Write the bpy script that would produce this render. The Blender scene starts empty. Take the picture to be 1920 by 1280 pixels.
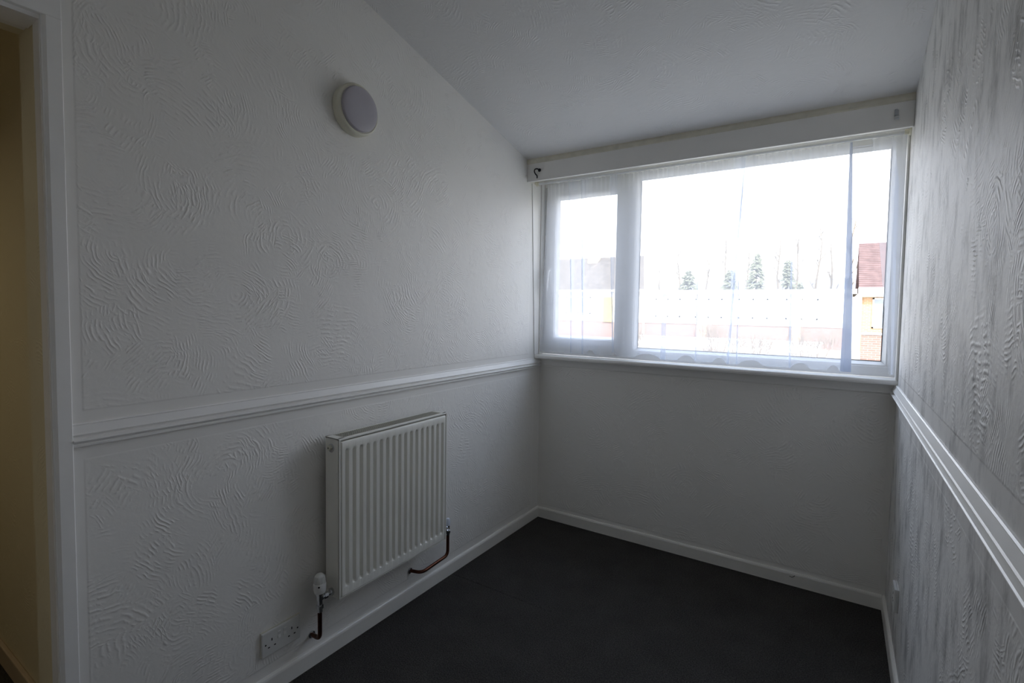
import bpy, bmesh, math, random
from mathutils import Vector, Matrix
random.seed(7)
PI = math.pi
SC = bpy.context.scene
COL = SC.collection

# ------------------------------------------------------------------ camera
W = 1.833            # room width (x), window wall is y = 0, room runs to -y
def make_camera():
    a, b, c = math.radians(33.047), math.radians(-2.8183), math.radians(0.8577)
    f = Vector((-math.sin(a)*math.cos(b), math.cos(a)*math.cos(b), math.sin(b)))
    r = f.cross(Vector((0, 0, 1))).normalized()
    u = r.cross(f)
    r2 = r*math.cos(c) + u*math.sin(c)
    u2 = -r*math.sin(c) + u*math.cos(c)
    cd = bpy.data.cameras.new('camera')
    cd.sensor_width = 36
    cd.lens = 946.46/1920*36
    cd.shift_y = -13.87/1920
    cd.clip_start = 0.02
    cd.clip_end = 400
    o = bpy.data.objects.new('camera', cd)
    COL.objects.link(o)
    m = Matrix((r2, u2, -f)).transposed().to_4x4()
    m.translation = (1.6147, -2.8158, 1.344)
    o.matrix_world = m
    SC.camera = o
make_camera()

# ------------------------------------------------------------------ world, sun, exposure
SKY = 4.6
wd = bpy.data.worlds.new('sky')
SC.world = wd
wd.use_nodes = True
nt = wd.node_tree
nt.nodes.clear()
wo = nt.nodes.new('ShaderNodeOutputWorld')
bg = nt.nodes.new('ShaderNodeBackground')
tc = nt.nodes.new('ShaderNodeTexCoord')
sx = nt.nodes.new('ShaderNodeSeparateXYZ')
rp = nt.nodes.new('ShaderNodeValToRGB')
rp.color_ramp.elements[0].position = 0.0
rp.color_ramp.elements[0].color = (0.95, 0.96, 1.0, 1)
rp.color_ramp.elements[1].position = 0.7
rp.color_ramp.elements[1].color = (0.64, 0.77, 1.0, 1)
nt.links.new(tc.outputs['Generated'], sx.inputs[0])
nt.links.new(sx.outputs['Z'], rp.inputs[0])
nt.links.new(rp.outputs[0], bg.inputs[0])
nt.links.new(bg.outputs[0], wo.inputs[0])
bg.inputs['Strength'].default_value = SKY

sd = bpy.data.lights.new('sun', 'SUN')
sd.energy = 5.5
sd.angle = math.radians(0.6)
sd.color = (1.0, 0.94, 0.84)
so = bpy.data.objects.new('sun', sd)
COL.objects.link(so)
so.rotation_euler = (math.radians(48), 0, math.radians(24))     # high behind the house, shines on the houses opposite

# daylight portal in the window opening (guides sky sampling, adds no light)
pd = bpy.data.lights.new('window_portal', 'AREA')
pd.shape = 'RECTANGLE'
pd.size = 1.72
pd.size_y = 1.0
pd.cycles.is_portal = True
po = bpy.data.objects.new('window_portal', pd)
COL.objects.link(po)
po.location = (0.93, 0.12, 1.60)
po.rotation_euler = (math.radians(-90), 0, 0)

# unseen warm light added to brighten the hallway beyond the doorway
hd = bpy.data.lights.new('added_hall_light', 'AREA')
hd.shape = 'DISK'
hd.size = 0.25
hd.energy = 1.6
hd.color = (1.0, 0.86, 0.60)
ho = bpy.data.objects.new('added_hall_light', hd)
COL.objects.link(ho)
ho.location = (-1.05, -3.25, 1.95)

SC.view_settings.view_transform = 'Standard'
SC.view_settings.look = 'None'
SC.view_settings.gamma = 1
SC.view_settings.use_curve_mapping = False
SC.view_settings.exposure = 0.26
SC.cycles.max_bounces = 14
SC.cycles.diffuse_bounces = 9
SC.cycles.transparent_max_bounces = 24
SC.cycles.caustics_reflective = False
SC.cycles.caustics_refractive = False
SC.cycles.use_denoising = True

# ------------------------------------------------------------------ materials
def base_mat(name, col, rough=0.5, metal=0.0, spec=0.5):
    m = bpy.data.materials.new(name)
    m.use_nodes = True
    p = m.node_tree.nodes['Principled BSDF']
    p.inputs['Base Color'].default_value = (*col, 1)
    p.inputs['Roughness'].default_value = rough
    p.inputs['Metallic'].default_value = metal
    p.inputs['Specular IOR Level'].default_value = spec
    return m, m.node_tree, p

class NG:
    """tiny node helper"""
    def __init__(s, nt): s.nt = nt
    def n(s, typ, **kw):
        o = s.nt.nodes.new(typ)
        for k, v in kw.items(): setattr(o, k, v)
        return o
    def l(s, a, b): s.nt.links.new(a, b)
    def val(s, x, sock):
        if isinstance(x, (int, float)): sock.default_value = x
        else: s.l(x, sock)
    def m(s, op, a, b=None, c=None, clamp=False):
        o = s.n('ShaderNodeMath', operation=op, use_clamp=clamp)
        s.val(a, o.inputs[0])
        if b is not None: s.val(b, o.inputs[1])
        if c is not None: s.val(c, o.inputs[2])
        return o.outputs[0]
    def step(s, x, lo, hi):
        o = s.n('ShaderNodeMapRange', interpolation_type='SMOOTHSTEP')
        s.val(x, o.inputs['Value'])
        o.inputs['From Min'].default_value = lo
        o.inputs['From Max'].default_value = hi
        return o.outputs['Result']

def speckle(name, col, rough, scale, amt, bump=0.0, metal=0.0, spec=0.5, detail=4):
    """paint / plastic / cloth with slight procedural variation"""
    m, nt, p = base_mat(name, col, rough, metal, spec)
    g = NG(nt)
    t = g.n('ShaderNodeTexCoord')
    no = g.n('ShaderNodeTexNoise')
    no.inputs['Scale'].default_value = scale
    no.inputs['Detail'].default_value = detail
    g.l(t.outputs['Object'], no.inputs['Vector'])
    r = g.n('ShaderNodeValToRGB')
    r.color_ramp.elements[0].position = 0.3
    r.color_ramp.elements[1].position = 0.7
    r.color_ramp.elements[0].color = (*[c*(1-amt) for c in col], 1)
    r.color_ramp.elements[1].color = (*[min(1, c*(1+amt)) for c in col], 1)
    g.l(no.outputs['Fac'], r.inputs[0])
    g.l(r.outputs[0], p.inputs['Base Color'])
    if bump:
        b = g.n('ShaderNodeBump')
        b.inputs['Distance'].default_value = bump
        b.inputs['Strength'].default_value = 1
        g.l(no.outputs['Fac'], b.inputs['Height'])
        g.l(b.outputs[0], p.inputs['Normal'])
    return m

def plaster(name, col, axis, zones=None, slope=None, dist=0.0014, cell=4.2, freq=430, rough=0.55, patch=0.5, ridge_shade=0.0):
    """combed plaster: fans of fine ridges swept in every direction, smooth margins round each field.
    axis: 'x' wall in the yz plane, 'y' wall in the xz plane, 'z' ceiling.
    zones: list of (u0,u1,v0,v1) of the textured fields."""
    m, nt, p = base_mat(name, col, rough, 0, 0.4)
    g = NG(nt)
    t = g.n('ShaderNodeTexCoord')
    s = g.n('ShaderNodeSeparateXYZ')
    g.l(t.outputs['Object'], s.inputs[0])
    u, v = {'x': ('Y', 'Z'), 'y': ('X', 'Z'), 'z': ('X', 'Y')}[axis]
    u, v = s.outputs[u], s.outputs[v]
    cb = g.n('ShaderNodeCombineXYZ')
    g.l(u, cb.inputs[0]); g.l(v, cb.inputs[1])
    # warp so that cells and ridges are hand-made, not regular
    wn = g.n('ShaderNodeTexNoise', noise_dimensions='2D')
    wn.inputs['Scale'].default_value = 6
    wn.inputs['Detail'].default_value = 3
    g.l(cb.outputs[0], wn.inputs['Vector'])
    sub = g.n('ShaderNodeVectorMath', operation='SUBTRACT')
    g.l(wn.outputs['Color'], sub.inputs[0]); sub.inputs[1].default_value = (.5, .5, .5)
    sc = g.n('ShaderNodeVectorMath', operation='SCALE')
    g.l(sub.outputs[0], sc.inputs[0]); sc.inputs['Scale'].default_value = 0.055
    ad = g.n('ShaderNodeVectorMath', operation='ADD')
    g.l(cb.outputs[0], ad.inputs[0]); g.l(sc.outputs[0], ad.inputs[1])
    heights = []
    for k, (cs, fr, off) in enumerate(((cell, freq, 0.0), (cell*1.7, freq*1.45, 7.3))):
        o2 = g.n('ShaderNodeVectorMath', operation='ADD')
        g.l(ad.outputs[0], o2.inputs[0]); o2.inputs[1].default_value = (off, off*.7, 0)
        vo = g.n('ShaderNodeTexVoronoi', voronoi_dimensions='2D')
        vo.inputs['Scale'].default_value = cs
        g.l(o2.outputs[0], vo.inputs['Vector'])
        # centre of this stroke's fan: cell centre pushed away in a random direction
        c1 = g.n('ShaderNodeVectorMath', operation='SUBTRACT')
        g.l(vo.outputs['Color'], c1.inputs[0]); c1.inputs[1].default_value = (.5, .5, .5)
        c2 = g.n('ShaderNodeVectorMath', operation='SCALE')
        g.l(c1.outputs[0], c2.inputs[0]); c2.inputs['Scale'].default_value = 0.55
        c3 = g.n('ShaderNodeVectorMath', operation='ADD')
        g.l(vo.outputs['Position'], c3.inputs[0]); g.l(c2.outputs[0], c3.inputs[1])
        s1 = g.n('ShaderNodeVectorMath', operation='SUBTRACT')
        g.l(o2.outputs[0], s1.inputs[0]); g.l(c3.outputs[0], s1.inputs[1])
        fl = g.n('ShaderNodeVectorMath', operation='MULTIPLY')
        g.l(s1.outputs[0], fl.inputs[0]); fl.inputs[1].default_value = (1, 1, 0)
        ln = g.n('ShaderNodeVectorMath', operation='LENGTH')
        g.l(fl.outputs[0], ln.inputs[0])
        sn = g.m('SINE', g.m('MULTIPLY', ln.outputs['Value'], fr))
        sn = g.m('POWER', g.m('MULTIPLY_ADD', sn, .5, .5), 1.6)
        # each stroke fades towards the cell's edge
        d = vo.outputs['Distance']
        fade = g.m('SUBTRACT', 1.0, g.step(d, 0.30, 0.75))
        pn = g.n('ShaderNodeTexNoise', noise_dimensions='2D')
        pn.inputs['Scale'].default_value = 5.5 + 3*k
        pn.inputs['Detail'].default_value = 3
        g.l(o2.outputs[0], pn.inputs['Vector'])
        pm = g.step(pn.outputs['Fac'], patch - .10, patch + .12)
        # every ridge breaks off and varies in height
        kn = g.n('ShaderNodeTexNoise', noise_dimensions='2D')
        kn.inputs['Scale'].default_value = 34
        kn.inputs['Detail'].default_value = 2
        g.l(o2.outputs[0], kn.inputs['Vector'])
        br = g.step(kn.outputs['Fac'], .36, .66)
        heights.append(g.m('MULTIPLY', g.m('MULTIPLY', sn, fade), g.m('MULTIPLY', pm, br)))
    h = g.m('MAXIMUM', heights[0], heights[1])
    fn = g.n('ShaderNodeTexNoise', noise_dimensions='2D')
    fn.inputs['Scale'].default_value = 38
    fn.inputs['Detail'].default_value = 5
    g.l(cb.outputs[0], fn.inputs['Vector'])
    h = g.m('MULTIPLY_ADD', fn.outputs['Fac'], 0.40, h)
    bn = g.n('ShaderNodeTexNoise', noise_dimensions='2D')
    bn.inputs['Scale'].default_value = 3.2
    bn.inputs['Detail'].default_value = 3
    g.l(cb.outputs[0], bn.inputs['Vector'])
    if zones:
        mask = None
        for (u0, u1, v0, v1) in zones:
            a = g.m('MULTIPLY', g.step(u, u0, u0+.006), g.m('SUBTRACT', 1.0, g.step(u, u1-.006, u1)))
            b = g.m('MULTIPLY', g.step(v, v0, v0+.006), g.m('SUBTRACT', 1.0, g.step(v, v1-.006, v1)))
            z = g.m('MULTIPLY', a, b)
            mask = z if mask is None else g.m('MAXIMUM', mask, z)
        h = g.m('MULTIPLY', g.m('ADD', h, 0.25), mask)
    h = g.m('MULTIPLY_ADD', bn.outputs['Fac'], 1.6, h)
    b = g.n('ShaderNodeBump')
    b.inputs['Strength'].default_value = 1.0
    b.inputs['Distance'].default_value = dist
    g.l(h, b.inputs['Height'])
    g.l(b.outputs[0], p.inputs['Normal'])
    # faint unevenness of the paint, and ridge shade painted as dark streaks where asked
    r = g.n('ShaderNodeMix', data_type='RGBA')
    r.inputs[6].default_value = (*[c*.95 for c in col], 1)
    r.inputs[7].default_value = (*col, 1)
    g.l(bn.outputs['Fac'], r.inputs[0])
    out = r.outputs[2]
    if ridge_shade:
        mp = g.n('ShaderNodeMapping')
        mp.inputs['Scale'].default_value = (6.0, 2.6, 1)
        g.l(cb.outputs[0], mp.inputs[0])
        sn2 = g.n('ShaderNodeTexNoise', noise_dimensions='2D')
        sn2.inputs['Scale'].default_value = 2.0
        sn2.inputs['Detail'].default_value = 7
        sn2.inputs['Roughness'].default_value = 0.68
        g.l(mp.outputs[0], sn2.inputs['Vector'])
        f = g.m('MULTIPLY', g.step(sn2.outputs['Fac'], 0.44, 0.74), ridge_shade)
        r2 = g.n('ShaderNodeMix', data_type='RGBA')
        g.l(f, r2.inputs[0]); g.l(out, r2.inputs[6])
        r2.inputs[7].default_value = (*[c*.42 for c in col], 1)
        out = r2.outputs[2]
    g.l(out, p.inputs['Base Color'])
    return m

WALLC = (0.87, 0.855, 0.822)
M = {}
M['wall_left'] = plaster('combed_plaster_left', WALLC, 'x',
    [(-2.343, -0.078, 0.10, 0.945), (-2.343, -0.145, 1.066, 2.95)])
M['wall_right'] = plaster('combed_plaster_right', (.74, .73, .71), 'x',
    [(-3.25, -0.05, 0.10, 0.925), (-3.25, -0.10, 1.085, 2.95)], dist=0.0017, ridge_shade=0.8)
M['wall_far'] = plaster('combed_plaster_far', WALLC, 'y', [(0.02, W-.02, 0.085, 0.985)], dist=0.0013, patch=.54)
M['wall_hall'] = plaster('hall_plaster', (0.72, 0.64, 0.44), 'y', None, dist=0.0010, patch=.6)
M['ceiling'] = plaster('ceiling_plaster', (0.80, 0.795, 0.79), 'z', None, dist=0.0012, patch=.56, freq=430)
M['plain'] = speckle('plain_white_emulsion', (0.87, 0.862, 0.845), .6, 14, .02, .0004)
M['gloss'] = speckle('white_gloss_paint', (0.88, 0.872, 0.85), .33, 9, .02, .0003)
M['skirt'] = speckle('white_gloss_skirting', (0.83, 0.815, 0.775), .3, 9, .02, .0003)
M['pelmet'] = speckle('satin_cream_paint', (0.82, 0.81, 0.785), .42, 5, .02, .0003)
M['filler'] = speckle('aged_cream_filler', (0.66, 0.63, 0.53), .6, 22, .08, .0008)
M['pvc'] = speckle('white_pvc', (0.88, 0.885, 0.89), .28, 6, .01, 0)
M['gasket'] = speckle('dark_rubber_gasket', (0.06, 0.06, 0.065), .6, 30, .1)
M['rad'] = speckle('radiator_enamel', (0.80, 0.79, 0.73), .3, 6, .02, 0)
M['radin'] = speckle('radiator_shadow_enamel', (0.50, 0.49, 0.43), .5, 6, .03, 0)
M['chrome'] = speckle('chrome', (0.62, 0.63, 0.65), .16, 30, .03, 0, metal=1)
M['copper'] = speckle('tarnished_copper', (0.115, 0.045, 0.028), .36, 22, .35, .0003, metal=.9)
M['white_plastic'] = speckle('white_plastic', (0.72, 0.72, 0.70), .35, 12, .02)
M['clear_cap'] = speckle('bluish_white_cap', (0.70, 0.76, 0.88), .35, 12, .02)
M['hole'] = speckle('dark_socket_hole', (0.012, 0.011, 0.010), .8, 30, .1)
M['lamp_base'] = speckle('cream_lamp_plastic', (0.72, 0.70, 0.58), .4, 12, .02)
M['lamp_diff'] = speckle('lilac_grey_diffuser', (0.46, 0.44, 0.49), .5, 12, .02)
M['bronze'] = speckle('dark_bronze', (0.035, 0.035, 0.04), .32, 40, .2, 0, metal=.9)
M['steel'] = speckle('dull_painted_steel', (0.42, 0.43, 0.45), .35, 20, .06, 0, metal=.6)
M['rodm'] = speckle('white_coated_rod', (0.74, 0.76, 0.78), .3, 8, .02)

def carpet_mat():
    m, nt, p = base_mat('charcoal_carpet', (.018, .018, .02), .95, 0, .15)
    g = NG(nt)
    t = g.n('ShaderNodeTexCoord')
    a = g.n('ShaderNodeTexNoise'); a.inputs['Scale'].default_value = 210; a.inputs['Detail'].default_value = 4
    b = g.n('ShaderNodeTexNoise'); b.inputs['Scale'].default_value = 7; b.inputs['Detail'].default_value = 5
    c = g.n('ShaderNodeTexVoronoi'); c.inputs['Scale'].default_value = 330
    for q in (a, b, c): g.l(t.outputs['Object'], q.inputs['Vector'])
    f = g.m('ADD', g.m('MULTIPLY', a.outputs['Fac'], .85), g.m('MULTIPLY', b.outputs['Fac'], .15))
    r = g.n('ShaderNodeValToRGB')
    r.color_ramp.elements[0].position = .34; r.color_ramp.elements[0].color = (.022, .0205, .019, 1)
    r.color_ramp.elements[1].position = .68; r.color_ramp.elements[1].color = (.084, .079, .074, 1)
    g.l(f, r.inputs[0]); g.l(r.outputs[0], p.inputs['Base Color'])
    bp = g.n('ShaderNodeBump'); bp.inputs['Distance'].default_value = .002
    h = g.m('ADD', c.outputs['Distance'], a.outputs['Fac'])
    g.l(h, bp.inputs['Height']); g.l(bp.outputs[0], p.inputs['Normal'])
    return m
M['carpet'] = carpet_mat()

def net_mat(name, base, edge, c1, c2):
    m = bpy.data.materials.new(name)
    m.use_nodes = True
    nt = m.node_tree; nt.nodes.clear(); g = NG(nt)
    out = g.n('ShaderNodeOutputMaterial')
    tr = g.n('ShaderNodeBsdfTransparent')
    df = g.n('ShaderNodeBsdfDiffuse'); df.inputs[0].default_value = (*c1, 1)
    tl = g.n('ShaderNodeBsdfTranslucent'); tl.inputs[0].default_value = (*c2, 1)
    m1 = g.n('ShaderNodeMixShader'); m1.inputs[0].default_value = .55
    m2 = g.n('ShaderNodeMixShader')
    g.l(df.outputs[0], m1.inputs[1]); g.l(tl.outputs[0], m1.inputs[2])
    # cloth seen edge-on covers more
    lw = g.n('ShaderNodeLayerWeight'); lw.inputs['Blend'].default_value = .35
    cov = g.m('MULTIPLY_ADD', lw.outputs['Facing'], edge, base, clamp=True)
    # fine threads, visible close to
    g.l(cov, m2.inputs[0]); g.l(tr.outputs[0], m2.inputs[1]); g.l(m1.outputs[0], m2.inputs[2])
    g.l(m2.outputs[0], out.inputs[0])
    return m
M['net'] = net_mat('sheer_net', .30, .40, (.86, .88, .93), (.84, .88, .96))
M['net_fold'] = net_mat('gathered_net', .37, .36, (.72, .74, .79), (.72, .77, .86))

def glass_mat():
    m = bpy.data.materials.new('window_glass')
    m.use_nodes = True
    nt = m.node_tree; nt.nodes.clear(); g = NG(nt)
    out = g.n('ShaderNodeOutputMaterial')
    tr = g.n('ShaderNodeBsdfTransparent'); tr.inputs[0].default_value = (.98, .98, .98, 1)
    gl = g.n('ShaderNodeBsdfGlossy'); gl.inputs['Roughness'].default_value = .02
    fr = g.n('ShaderNodeFresnel'); fr.inputs[0].default_value = 1.5
    mx = g.n('ShaderNodeMixShader')
    no = g.n('ShaderNodeTexNoise'); no.inputs['Scale'].default_value = 3
    ge = g.n('ShaderNodeNewGeometry')
    front = g.m('SUBTRACT', 1.0, ge.outputs['Backfacing'])     # a pane reflects once; no total reflection inside the thin slab
    g.l(g.m('MULTIPLY', g.m('MULTIPLY_ADD', no.outputs['Fac'], .01, g.m('MULTIPLY', fr.outputs[0], 1.5)), front, clamp=True), mx.inputs[0])
    g.l(tr.outputs[0], mx.inputs[1]); g.l(gl.outputs[0], mx.inputs[2]); g.l(mx.outputs[0], out.inputs[0])
    return m
M['glass'] = glass_mat()

def brick_mat(name, c1, c2, mortar, scale=1.0):
    m, nt, p = base_mat(name, c1, .85)
    g = NG(nt)
    t = g.n('ShaderNodeTexCoord'); s = g.n('ShaderNodeSeparateXYZ'); g.l(t.outputs['Object'], s.inputs[0])
    c = g.n('ShaderNodeCombineXYZ')
    g.l(g.m('ADD', s.outputs[0], s.outputs[1]), c.inputs[0]); g.l(s.outputs[2], c.inputs[1])
    b = g.n('ShaderNodeTexBrick')
    b.inputs['Color1'].default_value = (*c1, 1); b.inputs['Color2'].default_value = (*c2, 1)
    b.inputs['Mortar'].default_value = (*mortar, 1)
    b.inputs['Scale'].default_value = scale
    b.inputs['Brick Width'].default_value = .225; b.inputs['Row Height'].default_value = .075
    b.inputs['Mortar Size'].default_value = .006
    g.l(c.outputs[0], b.inputs['Vector']); g.l(b.outputs['Color'], p.inputs['Base Color'])
    return m
M['brick_orange'] = brick_mat('orange_brick', (.52, .30, .15), (.58, .36, .20), (.55, .50, .42))
M['brick_red'] = brick_mat('red_brick', (.27, .16, .13), (.31, .19, .155), (.36, .33, .30))
M['brick_yellow'] = brick_mat('yellow_brick', (.62, .50, .26), (.66, .55, .30), (.6, .56, .46))
M['tile_brown'] = speckle('brown_roof_tile', (.145, .122, .10), .85, 3.0, .25, .01)
M['tile_red'] = speckle('red_roof_tile', (.15, .095, .085), .85, 3.0, .2, .01)
M['render_white'] = speckle('white_cladding', (.80, .80, .78), .6, 4, .02)
M['slate'] = speckle('pale_grey_roofing', (.22, .225, .25), .8, 4, .15)
M['bark'] = speckle('winter_bark', (.20, .165, .12), .9, 20, .3, .004)
M['twig'] = speckle('pale_twigs', (.30, .24, .18), .9, 20, .3)
M['evergreen'] = speckle('evergreen_foliage', (.19, .195, .13), .9, 6, .35, .02)
M['paving'] = speckle('pale_paving_and_grass', (.36, .33, .265), .9, .6, .18, 0)
M['dark_pane'] = speckle('house_window_pane', (.32, .36, .42), .12, 3, .1)
M['door_yellow'] = speckle('yellow_panel_paint', (.60, .48, .14), .5, 5, .05)

# ------------------------------------------------------------------ mesh helpers
def box(bm, x0, x1, y0, y1, z0, z1, bev=0.0, seg=2):
    r = bmesh.ops.create_cube(bm, size=1)
    vs = r['verts']
    for v in vs:
        v.co = Vector((x0 if v.co.x < 0 else x1, y0 if v.co.y < 0 else y1, z0 if v.co.z < 0 else z1))
    if bev > 0:
        es = list({e for v in vs for e in v.link_edges})
        bmesh.ops.bevel(bm, geom=es, offset=bev, segments=seg, affect='EDGES', profile=.5)

def prism(bm, pts, axis, a0, a1):
    """extrude a closed 2D outline along an axis. pts are the two other coordinates in xyz order"""
    def mk(p, a):
        return {'x': (a, p[0], p[1]), 'y': (p[0], a, p[1]), 'z': (p[0], p[1], a)}[axis]
    A = [bm.verts.new(mk(p, a0)) for p in pts]
    B = [bm.verts.new(mk(p, a1)) for p in pts]
    n = len(pts)
    for i in range(n):
        bm.faces.new((A[i], A[(i+1) % n], B[(i+1) % n], B[i]))
    bm.faces.new(A[::-1]); bm.faces.new(B)

def lathe(bm, prof, origin, direction=(0, 0, 1), n=28, flat=None):
    """prof: (radius, height) pairs along direction"""
    d = Vector(direction).normalized()
    a = d.orthogonal().normalized(); b = d.cross(a)
    o = Vector(origin); rings = []
    for r, h in prof:
        if r < 1e-6:
            rings.append([bm.verts.new(o + d*h)])
        else:
            rings.append([bm.verts.new(o + d*h + a*(r*math.cos(2*PI*i/n)) + b*(r*math.sin(2*PI*i/n))) for i in range(n)])
    for p, q in zip(rings, rings[1:]):
        for i in range(n):
            j = (i+1) % n
            if len(p) == 1 and len(q) == 1: continue
            if len(p) == 1: bm.faces.new((p[0], q[i], q[j]))
            elif len(q) == 1: bm.faces.new((p[i], p[j], q[0]))
            else: bm.faces.new((p[i], p[j], q[j], q[i]))
    if len(rings[0]) > 1: bm.faces.new(rings[0][::-1])
    if len(rings[-1]) > 1: bm.faces.new(rings[-1])

def round_path(pts, rad, k=6):
    pts = [Vector(p) for p in pts]
    out = [pts[0]]
    for a, b, c in zip(pts, pts[1:], pts[2:]):
        u = (a-b); v = (c-b)
        r = min(rad, u.length*.49, v.length*.49)
        p, q = b+u.normalized()*r, b+v.normalized()*r
        for i in range(k+1):
            t = i/k
            out.append(p*(1-t)**2 + b*2*t*(1-t) + q*t*t)
    out.append(pts[-1])
    return out

def tube(bm, pts, r, n=12, r_end=None):
    pts = [Vector(p) for p in pts]
    rings = []
    t0 = (pts[1]-pts[0]).normalized()
    a = t0.orthogonal().normalized()
    for i, p in enumerate(pts):
        t = (pts[min(i+1, len(pts)-1)] - pts[max(i-1, 0)]).normalized()
        a = (a - t*a.dot(t)).normalized()
        b = t.cross(a)
        rr = r if r_end is None else r + (r_end-r)*i/(len(pts)-1)
        rings.append([bm.verts.new(p + a*rr*math.cos(2*PI*k/n) + b*rr*math.sin(2*PI*k/n)) for k in range(n)])
    for p, q in zip(rings, rings[1:]):
        for k in range(n):
            bm.faces.new((p[k], p[(k+1) % n], q[(k+1) % n], q[k]))
    bm.faces.new(rings[0][::-1]); bm.faces.new(rings[-1])

def obj(name, bm, mat, parent=None, label=None, cat=None, group=None, kind=None, smooth=False, keep=False):
    bmesh.ops.recalc_face_normals(bm, faces=bm.faces)
    me = bpy.data.meshes.new(name)
    if parent is not None and not keep:
        o0 = world_loc(parent)
        bmesh.ops.translate(bm, verts=bm.verts, vec=-o0)
    bm.to_mesh(me); bm.free()
    me.materials.append(mat)
    if smooth:
        for p in me.polygons: p.use_smooth = True
        try: me.set_sharp_from_angle(angle=math.radians(38))
        except Exception: pass
    o = bpy.data.objects.new(name, me)
    COL.objects.link(o)
    if parent is not None: o.parent = parent
    if label: o['label'] = label
    if cat: o['category'] = cat
    if group: o['group'] = group
    if kind: o['kind'] = kind
    return o

def world_loc(o):
    v = Vector(o.location)
    while o.parent is not None:
        o = o.parent; v += Vector(o.location)
    return v

def thing(name, label, cat, loc, group=None, kind=None):
    o = bpy.data.objects.new(name, None)
    o.empty_display_size = .05
    COL.objects.link(o); o.location = loc
    if label: o['label'] = label
    if cat: o['category'] = cat
    if group: o['group'] = group
    if kind: o['kind'] = kind
    return o

def B(*boxes, bev=0.0):
    bm = bmesh.new()
    for b in boxes: box(bm, *b, bev=bev)
    return bm

def struct(name, bm, mat, label, parent=None, smooth=False, cat='room part'):
    return obj(name, bm, mat, parent, label, None if parent else cat, None, None if parent else 'structure', smooth)

# ------------------------------------------------------------------ room shell
YB = -3.30
def zc(y): return 2.1927 - 0.2449*y
T = 0.12
struct('floor', B((-0.0, W, YB, 0.0, -0.06, 0.0)), M['carpet'], 'charcoal cut pile carpet covering the room floor', cat='floor')
fl = bpy.data.objects['floor']
# seam between two pieces of carpet: a slightly raised lip
bm = bmesh.new()
prism(bm, [(-0.881, 0.0), (-0.8755, 0.0022), (-0.872, 0.0024), (-0.870, 0.0)], 'x', 0.016, 0.60)
obj('carpet_seam', bm, M['carpet'], fl, 'raised seam line in the carpet')

# left wall with the doorway (opening y from -3.17 to -2.397, up to z 2.02)
Y_J, Z_H = -2.398, 2.020
bm = bmesh.new()
prism(bm, [(Y_J, 0), (0.10, 0), (0.10, zc(0)+.2), (YB, zc(YB)+.2), (YB, Z_H), (Y_J, Z_H)], 'x', -T, 0.0)
box(bm, -T, 0, YB, -3.17, 0, Z_H)
struct('wall_left', bm, M['wall_left'], 'left wall of white combed swirl plaster with a doorway', cat='wall')
bm = B((W, W+T, YB, 0.30, 0, 3.3))
struct('wall_right', bm, M['wall_right'], 'right wall of white combed swirl plaster with ridge shade painted in dark streaks', cat='wall')
Z_SILL = 1.036
bm = B((0, W, 0, 0.20, -.06, Z_SILL), (-T, W+T, 0, 0.20, 2.165, 2.60))
struct('wall_far', bm, M['wall_far'], 'plastered window wall below and above the window', cat='wall')
struct('wall_near', B((-T, W+T, YB-T, YB, 0, 3.4)), M['plain'], 'plain white wall behind the viewer', cat='wall')
bm = bmesh.new()
prism(bm, [(0.10, zc(0.10)), (YB-T, zc(YB-T)), (YB-T, zc(YB-T)+.15), (0.10, zc(0.10)+.15)], 'x', -T, W+T)
struct('ceiling', bm, M['ceiling'], 'sloping white plastered ceiling falling towards the window', cat='ceiling')

# skirting boards
def skirt(bm, horiz, a0, a1, at, sgn):
    h = .0655; t = .013
    pr = [(0, 0), (t, 0), (t, h-.010), (t-.002, h-.004), (t-.006, h), (0, h)]
    if horiz == 'y':
        prism(bm, [(at+sgn*p[0], p[1]) for p in pr], 'y', a0, a1)
    else:
        prism(bm, [(at+sgn*p[0], p[1]) for p in pr], 'x', a0, a1)
bm = bmesh.new(); skirt(bm, 'y', -2.366, -0.0, 0.0, 1)
struct('baseboard_left', bm, M['skirt'], 'white gloss skirting board along the left wall', cat='skirting board')
bm = bmesh.new(); skirt(bm, 'x', 0.013, W-.013, 0.0, -1)
bf = struct('baseboard_far', bm, M['skirt'], 'white gloss skirting board below the window', cat='skirting board')
bm = bmesh.new()
tube(bm, [(1.452, -.0135, .046), (1.462, -.0140, .043), (1.470, -.0135, .049), (1.474, -.0135, .055)], .0014, 6)
obj('paint_chip', bm, M['hole'], bf, 'small dark chip in the paint')
bm = bmesh.new(); skirt(bm, 'y', YB, -0.0, W, -1)
struct('baseboard_right', bm, M['skirt'], 'white gloss skirting board along the right wall', cat='skirting board')

# dado rails
DADO = [(0, 1.038), (.004, 1.038), (.007, 1.0355), (.0062, 1.033), (.014, 1.0145), (.0165, 1.0115), (.0165, 1.0105), (.0070, 1.0035), (.0065, 1.0005),
        (.019, .9985), (.0215, .9965), (.0215, .9945), (.0090, .9865), (.0090, .985), (.012, .9835), (.012, .9790), (.004, .977), (0, .977)]
bm = bmesh.new(); prism(bm, [(p[0], p[1]) for p in DADO], 'y', -2.366, -0.004)
struct('trim_1', bm, M['gloss'], 'moulded white dado rail across the left wall', cat='dado rail')
bm = bmesh.new(); prism(bm, [(W-p[0], p[1]) for p in DADO], 'y', YB, -0.004)
struct('trim_2', bm, M['gloss'], 'moulded white dado rail across the right wall', cat='dado rail')

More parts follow.
